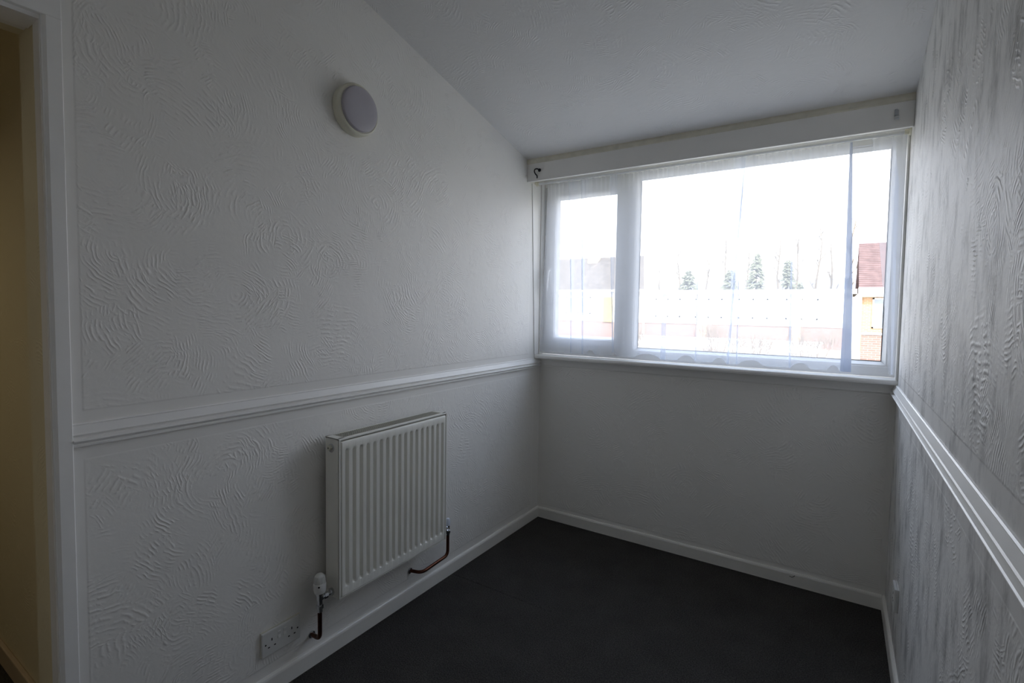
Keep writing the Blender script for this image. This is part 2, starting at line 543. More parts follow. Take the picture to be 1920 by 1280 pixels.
# tapered smooth boards where the side walls meet the window
bm = bmesh.new(); prism(bm, [(-.078, Z_SILL+.025), (-.030, Z_SILL+.025), (-.034, 2.112), (-.135, 2.112)], 'x', 0, .005)
struct('trim_3', bm, M['gloss'], 'flat white upright strip left of the window', cat='trim')
struct('trim_4', B((0, .009, -.024, .022, Z_SILL+.025, 2.15), bev=.002), M['gloss'], 'narrow white cover strip against the left window jamb', cat='trim')
struct('trim_5', B((W-.010, W, -.075, -.040, Z_SILL+.025, 2.112), bev=.003), M['gloss'], 'narrow white upright strip right of the window', cat='trim')

# ------------------------------------------------------------------ doorway in the left wall
d = thing('door_1', 'open doorway with white painted frame at the left edge', 'doorway', (0, Y_J, 0), kind='structure')
AR = [(0, -2.366), (.016, -2.366), (.018, -2.368), (.018, -2.395), (.015, -2.398), (.012, -2.401), (.012, -2.404), (0, -2.404)]
bm = bmesh.new(); prism(bm, AR, 'z', 0, 2.020)
obj('architrave', bm, M['gloss'], d)
bm = bmesh.new(); prism(bm, [(a, -3.17-(-2.398-b)) for a, b in AR], 'z', 0, 2.020)
obj('architrave', bm, M['gloss'], d)
obj('architrave', B((0, .018, -3.204, -2.366, 2.020, 2.075), bev=.002), M['gloss'], d)
obj('door_lining', B((-.040, .004, -2.405, -2.396, 0, 2.020)), M['gloss'], d)
obj('door_lining', B((-.040, .004, -3.172, -3.163, 0, 2.020)), M['gloss'], d)
obj('door_lining', B((-.075, .004, -3.163, -2.405, 2.010, 2.020)), M['gloss'], d)
obj('threshold_carpet', B((-.16, 0, -3.163, -2.405, -.06, 0.0)), M['carpet'], d)

# hallway beyond
struct('wall_hall_end', B((-2.2, -.12, -2.31, -2.20, 0, 2.5), (-.16, -.040, -2.402, -2.31, 0, 2.5)), M['wall_hall'], 'cream textured hallway wall seen through the doorway', cat='wall')
struct('wall_hall_side', B((-2.32, -2.2, -4.0, -2.20, 0, 2.5)), M['wall_hall'], 'far cream wall of the hallway', cat='wall')
struct('wall_hall_back', B((-2.2, -.12, -4.1, -4.0, 0, 2.5), (-.16, -T, -4.0, -3.17, 0, 2.5), (-.16, -T, -3.17, -2.402, Z_H, 2.5)), M['wall_hall'], 'cream hallway wall out of view', cat='wall')
struct('ceiling_hall', B((-2.32, -.12, -4.1, -2.2, 2.5, 2.6)), M['plain'], 'hallway ceiling', cat='ceiling')
struct('floor_hall', B((-2.2, -.16, -4.0, -2.31, -.06, 0)), M['carpet'], 'dark carpet of the hallway floor', cat='floor')
struct('baseboard_hall', B((-2.2, -.16, -2.325, -2.31, 0, .075), bev=.004), speckle('brown_cream_skirting', (.52, .42, .30), .4, 8, .04), 'cream skirting board of the hallway', cat='skirting board')

# ------------------------------------------------------------------ pelmet over the window
YF = -0.193
pel = thing('trim_6', 'deep white boxed pelmet board above the window', 'pelmet', (W/2, YF, 2.105), kind='structure')
obj('front_board', B((0.0, W, YF, YF+.020, 2.108, 2.214), bev=.003), M['pelmet'], pel, 'smooth white front board')
bm = bmesh.new()
prism(bm, [(YF+.001, 2.210), (YF-.004, 2.216), (YF-.006, 2.232), (YF-.004, zc(YF)+.004), (YF+.03, zc(YF)+.004), (YF+.02, 2.210)], 'x', 0.0, W)
obj('filler_strip', bm, M['filler'], pel, 'aged cream filler strip under the ceiling')
obj('soffit', B((0.0, W, YF+.020, 0.0, 2.165, 2.180)), M['filler'], pel, 'darker cream underside')  # same darker cream as the filler strip

# ------------------------------------------------------------------ window
win = thing('window_1', 'wide white framed window with opening casement left and fixed pane right', 'window', (W/2, .05, Z_SILL+.025), kind='structure')
Z0, Z1 = 1.061, 2.165
FY0, FY1 = .018, .088
# outer frame members
obj('frame_rail', B((0, W, FY0, FY1, Z0, 1.108), bev=.004), M['pvc'], win)
obj('frame_rail', B((0, W, FY0, FY1, 2.112, Z1), bev=.004), M['pvc'], win)
obj('frame_stile', B((0, .052, FY0, FY1, 1.108, 2.112), bev=.004), M['pvc'], win)
obj('frame_stile', B((W-.034, W, FY0, FY1, 1.108, 2.112), bev=.004), M['pvc'], win)
obj('mullion', B((.550, .606, FY0, FY1, 1.108, 2.112), bev=.004), M['pvc'], win)
# casement sash, proud of the frame
sash = obj('casement_sash', B((.030, .094, .002, .060, 1.100, 2.118), (.498, .556, .002, .060, 1.100, 2.118),
                        (.094, .498, .002, .060, 1.100, 1.168), (.094, .498, .002, .060, 2.044, 2.118), bev=.004), M['pvc'], win)
def bead(bm, x0, x1, z0, z1, yf, yb, w):
    """sloping glazing bead round a pane: outer edge at yf, falls back to yb at the glass"""
    for (a, c, e) in (((x0, z0), (x1, z0), 'b'), ((x0, z1), (x1, z1), 't'), ((x0, z0), (x0, z1), 'l'), ((x1, z0), (x1, z1), 'r')):
        pass
    O = [(x0, z0), (x1, z0), (x1, z1), (x0, z1)]
    I = [(x0+w, z0+w), (x1-w, z0+w), (x1-w, z1-w), (x0+w, z1-w)]
    A = [bm.verts.new((p[0], yf, p[1])) for p in O]
    Bq = [bm.verts.new((p[0], yf+.003, p[1])) for p in [(x0+w*.4, z0+w*.4), (x1-w*.4, z0+w*.4), (x1-w*.4, z1-w*.4), (x0+w*.4, z1-w*.4)]]
    Cq = [bm.verts.new((p[0], yb, p[1])) for p in I]
    D = [bm.verts.new((p[0], yb, p[1])) for p in O]
    for P, Q in ((A, Bq), (Bq, Cq), (Cq, D), (D, A)):
        for i in range(4):
            j = (i+1) % 4
            bm.faces.new((P[i], P[j], Q[j], Q[i]))
bm = bmesh.new(); bead(bm, .090, .502, 1.164, 2.048, .008, .040, .020); obj('glazing_bead', bm, M['pvc'], sash)
obj('glass_pane', B((.092, .500, .040, .046, 1.166, 2.046)), M['glass'], win)
bm = bmesh.new(); bead(bm, .600, W-.030, 1.104, 2.116, .022, .050, .026); obj('glazing_bead', bm, M['pvc'], win)
obj('glass_pane', B((.604, W-.032, .050, .056, 1.106, 2.114)), M['glass'], win)
obj('gasket', B((.626, W-.056, .0485, .0500, 1.130, 1.1325), (.626, .6285, .0485, .0500, 1.130, 2.090), (W-.0585, W-.056, .0485, .0500, 1.130, 2.090)), M['gasket'], win)
# handle on the hinged-out casement's left stile
h = obj('window_handle', B((.052, .078, -.008, .002, 1.555, 1.625), bev=.004), M['pvc'], win)
bm = bmesh.new(); tube(bm, round_path([(.065, -.006, 1.590), (.065, -.030, 1.585), (.064, -.034, 1.560), (.058, -.030, 1.470)], .01, 4), .008, 10, .0065)
obj('lever', bm, M['pvc'], h, smooth=True)

# sill board, nosed, and the apron below
bm = bmesh.new()
prism(bm, [(0.018, Z_SILL), (-.066, Z_SILL), (-.0715, 1.040), (-.0735, 1.0485), (-.0715, 1.057), (-.066, 1.061), (0.018, 1.061)], 'x', 0.0, W)
struct('window_sill', bm, M['gloss'], 'white gloss window sill board with rounded nosing', win)
obj('apron', B((0, W, -.014, 0.0, .992, Z_SILL), bev=.002), M['pelmet'], win, 'grey-white strip under the sill')

# ------------------------------------------------------------------ curtain rod and nets
rod = thing('curtain_rod', 'slim white net curtain rod hung under the pelmet board', 'curtain rod', (W/2, -.085, 2.118))
bm = bmesh.new(); tube(bm, [(.006, -.085, 2.119), (W-.006, -.085, 2.119)], .0085, 14)
obj('rod', bm, M['rodm'], rod, smooth=True)
for s, x in ((1, 0.0), (-1, W)):
    bm = bmesh.new()
    lathe(bm, [(.017, 0), (.017, .004), (.0115, .007), (.0105, .022), (.009, .023)], (x, -.085, 2.119), (s, 0, 0), 20)
    obj('end_socket', bm, M['lamp_base'], rod, 'cream plastic end socket', smooth=True)

def net(name, label, xt0, xt1, xb0, xb1, folds, bumps, nz=40, folded=True):
    """sheet hung from the rod: folds double the cloth back on itself; hem lifts at the bumps"""
    # build list of (param, layer offset in x as function of z, y offset)
    cols = []   # each: (u in 0..1, dx_top, dx_bot, dy)
    N = max(16, int((xb1-xb0)/.008))
    us = [(i/N, 0, 0, 0) for i in range(N+1)]
    for (xt, xb, wt, wb, zs) in folds:
        u = (xb-xb0)/(xb1-xb0)
        us.append((u+1e-5, (wt, wb, xt, xb, zs), 1, .004))
    zt, zb = 2.1095, 1.080
    bm = bmesh.new()
    rows = []
    rnd = random.Random(5)
    ph = [rnd.uniform(0, 6) for _ in range(6)]
    F = sorted(folds, key=lambda f: f[1])
    # sequence of column descriptors
    seq = []
    xs = [xb0+(xb1-xb0)*i/N for i in range(N+1)]
    for x in xs:
        if any(f[1]-.001 < x < f[1]+f[3]+.001 for f in F): continue
        seq.append(('p', x))
    for f in F:
        seq.append(('f', f[1], f))
    seq.sort(key=lambda t: t[1])
    verts = []
    for s in seq:
        if s[0] == 'p':
            verts.append([('p', s[1], 0, None)])
        else:
            f = s[2]
            for st in ((0.0, 0), (.5, -.002), (1.0, -.003), (1.0, -.006), (.5, -.007), (0.0, -.008), (0.0, -.010), (.5, -.006), (1.0, -.001)):
                verts.append([('f', st[0], st[1], f)])
    grid = []
    for c in verts:
        k, a, b, f = c[0]
        col = []
        for i in range(nz+1):
            t = i/nz                       # 0 top .. 1 bottom
            z0 = zt + (zb-zt)*t
            if k == 'p':
                xb = a; x_top = xt0 + (a-xb0)/(xb1-xb0)*(xt1-xt0)
                x = x_top + (xb-x_top)*t; dy = 0
            else:
                xt, xb, wt, wb, zs = f
                w = wt + (wb-wt)*t
                if z0 > zs: w *= max(.12, 1-(z0-zs)/.25)
                x = xt + (xb-xt)*t + a*w; dy = b*(.3+.7*t)
            y = -.079 + .044*t
            amp = .0035 + .002*math.sin(3*t+1)
            y += amp*math.sin(x*38+ph[0]+.6*math.sin(2.5*t)) + .0045*math.sin(x*15+ph[1]+1.1*t) + dy
            if t < .12:                      # gathers on the rod
                y += (1-t/.12)*.003*math.sin(x*230+ph[2]) + (1-t/.12)*.002*math.sin(x*97+ph[3])
                y = y if t > .02 else y
            x += .003*math.sin(z0*5+ph[4]+x*9)*t
            z = z0
            if t > .80:
                for (b0, b1, hh) in bumps:
                    if b0 < x < b1:
                        q = (x-b0)/(b1-b0)
                        z += hh*math.sin(PI*q)**.7*((t-.80)/.20)
            col.append(bm.verts.new((x, y, z)))
        grid.append(col)
    fl = [c[0][0] == 'f' for c in verts]
    for gi, (p, q) in enumerate(zip(grid, grid[1:])):
        for i in range(nz):
            f_ = bm.faces.new((p[i], p[i+1], q[i+1], q[i]))
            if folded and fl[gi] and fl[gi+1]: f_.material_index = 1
    return bm

folds = [(.222, .238, .006, .004, 1.75), (.305, .315, .010, .006, 1.7), (.490, .505, .004, .006, 1.35),
         (.812, .792, .006, .027, 1.9), (.976, .972, .001, .004, 1.40), (1.190, 1.126, .005, .012, 1.95),
         (1.184, 1.172, .002, .006, 1.35), (1.394, 1.413, .005, .008, 1.9), (1.618, 1.622, .010, .042, 2.2), (1.6185, 1.6225, .009, .041, 2.2)]
bumps = [(.345, .395, .030), (.500, .525, .022), (.640, .785, .026), (.880, .970, .030), (1.06, 1.125, .028),
         (1.185, 1.30, .026), (1.42, 1.50, .026), (1.57, 1.618, .026)]
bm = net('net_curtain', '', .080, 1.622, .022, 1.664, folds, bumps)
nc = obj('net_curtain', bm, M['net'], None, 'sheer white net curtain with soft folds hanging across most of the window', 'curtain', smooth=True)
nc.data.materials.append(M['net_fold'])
bm = net('net_curtain_b', '', 1.70, W-.012, 1.800, W-.014, [(1.770, 1.806, .03, .006, 1.9)], [], folded=False)
obj('net_curtain', bm, M['net'], None, 'narrow bunched end of sheer net against the right window jamb', 'curtain', smooth=True)

# ------------------------------------------------------------------ hooks on the pelmet
hk = thing('curtain_hook', 'dark S-shaped metal curtain hook at the left end of the pelmet', 'hook', (.074, YF, 2.13))
bm = bmesh.new(); lathe(bm, [(.010, 0), (.010, .002), (.006, .004)], (.086, YF, 2.168), (0, -1, 0), 16)
obj('back_plate', bm, M['bronze'], hk, smooth=True)
bm = bmesh.new()
tube(bm, round_path([(.086, YF-.003, 2.168), (.080, YF-.016, 2.174), (.066, YF-.022, 2.172), (.062, YF-.022, 2.158), (.069, YF-.018, 2.142), (.080, YF-.018, 2.134), (.080, YF-.018, 2.118)], .008, 5), .0036, 8)
obj('hook_arm', bm, M['bronze'], hk, smooth=True)
hk = thing('curtain_hook', 'grey metal clip hook at the right end of the pelmet', 'hook', (1.775, YF, 2.15))
obj('back_plate', B((1.767, 1.776, YF-.003, YF, 2.150, 2.186), bev=.001), M['steel'], hk)
bm = bmesh.new(); prism(bm, [(YF-.002, 2.182), (YF-.004, 2.182), (YF-.008, 2.160), (YF-.022, 2.152), (YF-.024, 2.140), (YF-.020, 2.139), (YF-.018, 2.148), (YF-.005, 2.156)], 'x', 1.766, 1.780)
obj('hook_arm', bm, M['steel'], hk)

# ------------------------------------------------------------------ round wall light
CY, CZ = -1.489, 2.098
L = thing('wall_light', 'round cream bulkhead light with frosted lilac-grey cover high on the left wall', 'light', (0, CY, CZ))
bm = bmesh.new()
lathe(bm, [(.090, 0), (.0955, .003), (.0965, .030), (.0955, .036), (.091, .041), (.0885, .042), (.086, .040)], (0, CY, CZ), (1, 0, 0), 64)
obj('base_ring', bm, M['lamp_base'], L, smooth=True)
bm = bmesh.new()
lathe(bm, [(.084, .036), (.0838, .044), (.081, .050), (.074, .0535), (.055, .0555), (.03, .0565), (0, .057)], (0, CY, CZ), (1, 0, 0), 64)
obj('diffuser', bm, M['lamp_diff'], L, 'frosted lilac-grey cover', smooth=True)

# ------------------------------------------------------------------ radiator
RY0, RY1, RZ0, RZ1, RX = -1.637, -1.036, .2635, .8635, .104
R = thing('radiator', 'white ribbed panel radiator with copper pipes under the dado rail', 'radiator', (0, (RY0+RY1)/2, RZ0))
# front panel with pressed channels
bm = bmesh.new()
ng, pitch = 17, .0333
m0 = RY0 + .010; m1 = RY1 - .008
start = (m0+m1)/2 - ng*pitch/2
ys = [m0, m0+.004]
prof = [1, 1]
for g_ in range(ng):
    a = start + g_*pitch
    for f_, d_ in ((.0, 1), (.22, 1), (.30, .75), (.38, .15), (.44, 0), (.56, 0), (.62, .15), (.70, .75), (.78, 1)):
        ys.append(a + f_*pitch); prof.append(d_)
ys += [start+ng*pitch, m1-.004, m1]; prof += [1, 1, 1]
ys, prof = zip(*sorted(set(zip(ys, prof))))
zr = [(RZ0+.006, 0, -.006), (RZ0+.0075, 0, 0), (RZ0+.036, 0, 0), (RZ0+.0375, .12, 0), (RZ0+.045, .92, 0), (RZ0+.0475, 1, 0),
      (RZ1-.0525, 1, 0), (RZ1-.050, .92, 0), (RZ1-.0425, .12, 0), (RZ1-.041, 0, 0), (RZ1-.017, 0, 0), (RZ1-.0145, 0, -.0015), (RZ1-.013, 0, -.004), (RZ1-.0125, 0, -.010)]
G = [[bm.verts.new((RX + .0015 - .0125*k*(1-p) + dx - (.004 if (i in (0, len(ys)-1)) else 0), y, z)) for (z, k, dx) in zr] for i, (y, p) in enumerate(zip(ys, prof))]
for p, q in zip(G, G[1:]):
    for i in range(len(zr)-1):
        bm.faces.new((p[i], q[i], q[i+1], p[i+1]))
fp = obj('front_panel', bm, M['rad'], R, 'ribbed front panel', smooth=True)
sm = fp.modifiers.new('thick', 'SOLIDIFY'); sm.thickness = .002; sm.offset = 0
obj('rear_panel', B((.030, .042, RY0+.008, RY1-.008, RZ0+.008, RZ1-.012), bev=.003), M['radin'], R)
# corrugated convector fins between the panels
bm = bmesh.new()
k = 0; y = RY0+.03
while y < RY1-.03:
    box(bm, .042, .086, y, y+.0012, RZ0+.06, RZ1-.06); y += .0125
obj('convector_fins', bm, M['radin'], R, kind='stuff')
# side covers
for y0, y1 in ((RY0, RY0+.0035), (RY1-.0035, RY1)):
    obj('side_panel', B((.028, RX+.001, y0, y1, RZ0, RZ1-.001), (RX-.004, RX+.002, y0 if y0 == RY0 else y0-.003, y1+.003 if y0 == RY0 else y1, RZ0, RZ1-.001), bev=.0012), M['rad'], R)
# top grille: frame and bars
bm = bmesh.new()
box(bm, RX-.012, RX+.001, RY0, RY1, RZ1-.008, RZ1, bev=.002)
box(bm, .028, .034, RY0, RY1, RZ1-.006, RZ1)
box(bm, .028, RX, RY0, RY0+.028, RZ1-.005, RZ1, bev=.001)
box(bm, .028, RX, RY1-.028, RY1, RZ1-.005, RZ1, bev=.001)
obj('top_grille', bm, M['rad'], R, 'slotted top cover')
bm = bmesh.new()
for i in range(5):
    x = .036 + i*.0125
    box(bm, x, x+.003, RY0+.02, RY1-.02, RZ1-.005, RZ1-.0015)
y = RY0+.03
while y < RY1-.03:
    box(bm, .030, .094, y, y+.0032, RZ1-.004, RZ1-.0005); y += .0095
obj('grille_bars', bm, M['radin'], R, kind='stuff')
obj('bottom_rim', B((.086, RX+.001, RY0, RY1, RZ0, RZ0+.003), bev=.001), M['rad'], R)
# air vent plug in the side
pl = bmesh.new(); lathe(pl, [(.016, 0), (.016, .002), (.012, .003)], (.062, RY0, .824), (0, -1, 0), 24)
vp = obj('vent_plug', pl, M['chrome'], R, 'round chrome-edged vent plug', smooth=True)
bm = bmesh.new(); lathe(bm, [(.0105, .002), (.0105, .010), (.009, .012), (.005, .0125)], (.060, RY0, .826), (0, -1, 0), 8)
obj('vent_nut', bm, M['lamp_base'], vp, smooth=False)
bm = bmesh.new(); lathe(bm, [(.0025, .0124), (.0025, .0131)], (.060, RY0, .826), (0, -1, 0), 10)
obj('vent_key_hole', bm, M['hole'], vp)
# wall brackets
obj('wall_bracket', B((0, .030, RY0+.10, RY0+.13, RZ0+.08, RZ1-.10)), M['radin'], R)
obj('wall_bracket', B((0, .030, RY1-.13, RY1-.10, RZ0+.08, RZ1-.10)), M['radin'], R)

# thermostatic valve (left)
VX, VY = .064, -1.690
tv = bmesh.new()
lathe(tv, [(.0095, .232), (.0095, .244), (.013, .245), (.013, .258), (.0095, .259), (.0095, .275), (.0125, .277), (.0125, .297), (.016, .298), (.016, .305)], (VX, VY, 0), (0, 0, 1), 8)
lathe(tv, [(.0095, 0), (.0095, .012), (.0135, .013), (.0135, .026), (.009, .027), (.009, .040), (.014, .041), (.014, .050)], (VX, VY+.003, .284), (0, 1, 0), 8)
tv = obj('thermostatic_valve', tv, M['chrome'], R, 'chrome valve body with white thermostatic head')
bm = bmesh.new()
lathe(bm, [(.0165, .304), (.0195, .306), (.0220, .315), (.0226, .337), (.0222, .3395), (.0190, .340)], (VX, VY, 0), (0, 0, 1), 32)
obj('valve_collar', bm, M['white_plastic'], tv, 'white lower collar', smooth=True)
bm = bmesh.new()
prof_ = [(.0180, .338), (.0180, .348), (.0175, .358), (.0160, .366), (.0130, .3715), (.0080, .374), (0, .3745)]
lathe(bm, prof_, (VX, VY, 0), (0, 0, 1), 32)
for i in range(22):
    a = 2*PI*i/22
    d_ = Vector((math.cos(a), math.sin(a), 0))
    pts_ = [Vector((VX, VY, z_))+d_*(r_+.0008) for r_, z_ in prof_[:4]]
    tube(bm, pts_, .0016, 5)
obj('valve_head', bm, M['white_plastic'], tv, 'white ribbed dial', smooth=True)
bm = bmesh.new(); lathe(bm, [(.0035, 0), (.0035, .0012)], (VX+.0215*math.cos(-.75), VY+.0215*math.sin(-.75), .334), (math.cos(-.75), math.sin(-.75), 0), 12)
obj('dial_mark', bm, M['hole'], tv)
# copper tail from the valve into the wall
bm = bmesh.new()
tube(bm, round_path([(VX, VY, .240), (VX, VY, .130), (0.0, VY+.010, .118)], .024, 8), .0078, 14)
cp = obj('copper_pipe', bm, M['copper'], R, 'dark tarnished copper pipe', smooth=True)
bm = bmesh.new(); lathe(bm, [(.013, 0), (.013, .004), (.0085, .006)], (0, VY+.010, .118), (1, 0, 0), 20)
obj('pipe_collar', bm, M['chrome'], cp, 'small metal collar at the wall', smooth=True)

# lockshield valve (right)
VX2, VY2 = .062, -.972
lv = bmesh.new()
lathe(lv, [(.009, .250), (.009, .258), (.012, .259), (.012, .272), (.009, .273), (.009, .298), (.007, .300)], (VX2, VY2, 0), (0, 0, 1), 8)
lathe(lv, [(.009, 0), (.009, .020), (.0125, .021), (.0125, .034), (.009, .035), (.009, .056)], (VX2, VY2, .282), (0, -1, 0), 8)
lathe(lv, [(.008, 0), (.008, .010), (.0, .011)], (VX2, VY2, .268), (.5, .87, 0), 10)
lv = obj('lockshield_valve', lv, M['chrome'], R, 'small chrome valve at the right end')
bm = bmesh.new(); lathe(bm, [(.0095, .297), (.0105, .300), (.0100, .325), (.007, .331), (0, .332)], (VX2, VY2, 0), (0, 0, 1), 20)
obj('valve_cap', bm, M['clear_cap'], lv, 'pale bluish cap', smooth=True)
bm = bmesh.new()
tube(bm, round_path([(VX2, VY2, .256), (VX2, VY2, .150), (.058, -1.148, .138), (0.0, -1.166, .138)], .026, 8), .0076, 14)
cp = obj('copper_pipe', bm, M['copper'], R, 'dark tarnished copper pipe bent along the wall', smooth=True)
bm = bmesh.new(); lathe(bm, [(.013, 0), (.013, .004), (.0085, .006)], (0, -1.166, .138), (1, 0, 0), 20)
obj('pipe_collar', bm, M['chrome'], cp, 'small metal collar at the wall', smooth=True)

# ------------------------------------------------------------------ sockets
SY0, SZ0 = -1.879, .1405
S = thing('wall_socket', 'double white power socket low on the left wall beside the copper pipe', 'socket', (0, SY0+.073, SZ0+.043))
obj('back_rim', B((0, .0035, SY0-.001, SY0+.147, SZ0, SZ0+.0885), bev=.001), M['filler'], S, 'yellowed rim behind the plate')
bm = bmesh.new(); box(bm, .003, .012, SY0, SY0+.146, SZ0, SZ0+.086, bev=.003, seg=3)
pf = obj('face_plate', bm, M['white_plastic'], S)
cy = SY0+.073; czs = SZ0+.043
for s in (-1, 1):
    c = cy + s*.0375
    obj('pin_hole', B((.0115, .0123, c-.002, c+.002, czs+.006, czs+.015)), M['hole'], pf)
    obj('pin_hole', B((.0115, .0123, c-.0145, c-.0075, czs-.0155, czs-.0115)), M['hole'], pf)
    obj('pin_hole', B((.0115, .0123, c+.0075, c+.0145, czs-.0155, czs-.0115)), M['hole'], pf)
for s in (-1, 1):
    bm = bmesh.new(); lathe(bm, [(.003, .0118), (.003, .0124)], (0, cy+s*.0603, czs), (1, 0, 0), 12)
    obj('screw', bm, M['hole'], pf)
    bm = bmesh.new()
    c = cy + s*.0105
    prism(bm, [(.0118, czs+.002), (.0150, czs+.004), (.0126, czs+.014), (.0140, czs+.026), (.0118, czs+.027)], 'y', c-.005, c+.005)
    obj('rocker_switch', bm, M['white_plastic'], S)

S = thing('wall_socket', 'small white power socket low on the right wall near the window corner', 'socket', (W, -.487, .295))
obj('back_box', B((W-.005, W, -.530, -.444, .252, .338), bev=.001), M['white_plastic'], S)
bm = bmesh.new(); box(bm, W-.014, W-.005, -.530, -.444, .252, .338, bev=.003, seg=3)
pf = obj('face_plate', bm, M['white_plastic'], S)
for hb in ((W-.0146, W-.0138, -.489, -.485, .302, .311), (W-.0146, W-.0138, -.501, -.494, .280, .284), (W-.0146, W-.0138, -.480, -.473, .280, .284)):
    obj('pin_hole', B(hb), M['hole'], pf)

# ------------------------------------------------------------------ outside
GZ = -0.5
bm = B((-60, 60, .3, 140, GZ-.2, GZ))
struct('garden_ground', bm, M['paving'], 'pale ground between the houses outside the window', cat='ground')

def tiled_roof(bm, x0, x1, y0, z0, y1, z1, courses, th=.035, hip=0, back=False):
    """stepped courses of tiles from the eave (y0,z0) to the ridge (y1,z1)"""
    for i in range(courses):
        a, b = i/courses, (i+1)/courses
        ya, yb = y0+(y1-y0)*a, y0+(y1-y0)*b
        za, zb = z0+(z1-z0)*a, z0+(z1-z0)*b
        prism(bm, [(ya, za), (ya, za+th), (yb, zb+.006), (yb, zb-.02)], 'x', x0, x1-hip*(2-a if back else a))

def house(x0, x1, yf, label, roofm, brickm, eave, ridge, base_top, courses, clad_to, openings, chimneys=(), hip=0, fascia=.30):
    h_ = thing('house', label, 'house', ((x0+x1)/2, yf, GZ))
    yb = yf+7.5
    bm = bmesh.new(); prism(bm, [(x0, yf), (x1, yf), (x1-2*hip, yb), (x0, yb)], 'z', GZ-.6, base_top)
    obj('brick_wall', bm, brickm, h_, 'brick lower part')
    bm = bmesh.new(); prism(bm, [(x0, yf-.03), (x1, yf-.03), (x1-2*hip, yb), (x0, yb)], 'z', base_top, eave)
    obj('upper_wall', bm, clad_to, h_)
    bm = bmesh.new()
    tiled_roof(bm, x0-.15, x1+.15, yf-.35, eave+.02, (yf+yb)/2, ridge, courses, hip=hip)
    tiled_roof(bm, x0-.15, x1+.15, yb+.35, eave+.02, (yf+yb)/2, ridge, 8, hip=hip, back=True)
    # solid body under the tiles; the right end follows the skewed plot where asked
    v0 = [bm.verts.new(p) for p in ((x0, yf-.3, eave), (x0, (yf+yb)/2, ridge-.03), (x0, yb+.3, eave))]
    v1 = [bm.verts.new(p) for p in ((x1, yf-.3, eave), (x1-hip, (yf+yb)/2, ridge-.03), (x1-2*hip, yb+.3, eave))]
    bm.faces.new(v0); bm.faces.new(v1)
    for i in range(3): bm.faces.new((v0[i], v0[(i+1) % 3], v1[(i+1) % 3], v1[i]))
    obj('tiled_roof', bm, roofm, h_)
    obj('fascia_board', B((x0-.16, x1+.16, yf-.40, yf-.36, eave-fascia, eave+.04)), M['render_white'], h_)
    for (a, b, c, d_) in openings:
        w_ = obj('window', B((a, b, yf-.09, yf-.02, c, c+.07), (a, b, yf-.09, yf-.02, d_-.07, d_), (a, a+.07, yf-.09, yf-.02, c, d_), (b-.07, b, yf-.09, yf-.02, c, d_),
                          ((a+b)/2-.03, (a+b)/2+.03, yf-.09, yf-.02, c, d_)), M['render_white'], h_)
        obj('pane', B((a+.05, b-.05, yf-.06, yf-.035, c+.05, d_-.05)), M['render_white'] if False else M['dark_pane'], w_)
    for (cx, w_, top, yc) in chimneys:
        ch = obj('chimney', B((cx-w_/2, cx+w_/2, yc, yc+.6, ridge-1.4, top)), M['brick_yellow'], h_)
        bm = bmesh.new(); lathe(bm, [(.12, top), (.10, top+.12), (.12, top+.14)], (cx, yc+.3, 0), (0, 0, 1), 10)
        obj('chimney_pot', bm, M['brick_orange'], ch)
    return h_

hA = house(-19.0, -9.1, 28.0, 'white-clad brick house with brown tiled roof and chimney, left in the window view', M['tile_brown'], M['brick_red'],
      2.43, 4.98, .42, 22, M['render_white'], [(-14.4, -12.6, .9, 2.0)], [(-13.9, .75, 5.72, 31.0)], hip=1.45, fascia=.1)
obj('yellow_panel', B((-11.7, -11.05, 27.90, 27.97, .40, 2.0)), M['door_yellow'], hA, 'yellow painted panel')
# low flat-roofed terrace in the middle
t_ = thing('house', 'long low white terrace with flat roof in the middle of the window view', 'house', (-3.7, 28, GZ))
obj('brick_wall', B((-9.0, 1.72, 28.1, 34, GZ-.6, .42)), M['brick_red'], t_)
obj('upper_wall', B((-9.0, 1.72, 28.05, 34, .42, 2.15)), M['render_white'], t_)
obj('flat_roof', B((-9.05, 1.90, 27.8, 34.2, 2.15, 2.40)), M['render_white'], t_)
for i in range(4):
    a = -8.3 + i*2.35
    w_ = obj('window', B((a, a+1.5, 27.98, 28.05, .8, .88), (a, a+1.5, 27.98, 28.05, 1.82, 1.9), (a, a+.08, 27.98, 28.05, .8, 1.9), (a+1.42, a+1.5, 27.98, 28.05, .8, 1.9), (a+.71, a+.79, 27.98, 28.05, .8, 1.9)), M['pvc'], t_)
    obj('pane', B((a+.05, a+1.45, 28.0, 28.03, .85, 1.85)), M['render_white'], w_)
obj('brick_pier', B((-5.75, -5.35, 27.7, 28.1, .42, 2.15)), M['brick_yellow'], t_, 'yellow brick pier')
obj('brick_pier', B((-5.80, -5.20, 27.7, 28.1, GZ, .42)), M['brick_orange'], t_, 'orange brick foot of the pier')
obj('brick_pier', B((-.9, -.5, 27.7, 28.1, GZ, 2.15)), M['brick_yellow'], t_)
gw = thing('garden_wall', 'long low white wall added for the glare of the ground in front of the flat-roofed terrace', 'wall', (-3.6, 24, GZ))  # invented wall: its white stands for the brightly lit ground
obj('wall_body', B((-8.4, .9, 24, 24.25, GZ, -.02)), M['render_white'], gw)
obj('coping', B((-8.5, 1.0, 23.95, 24.3, -.02, .05), bev=.01), M['render_white'], gw)
hC = house(2.1, 9.5, 28.0, 'orange brick house with red tiled roof, right in the window view', M['tile_red'], M['brick_orange'],
      2.42, 5.10, .2, 24, M['brick_orange'], [(2.55, 4.3, .45, 1.95)], [], fascia=.42)
obj('corner_post', B((1.74, 2.11, 27.85, 28.3, GZ-.6, 2.0)), M['render_white'], hC, 'white corner post')  # white post, widened to close the dark gap beside the house
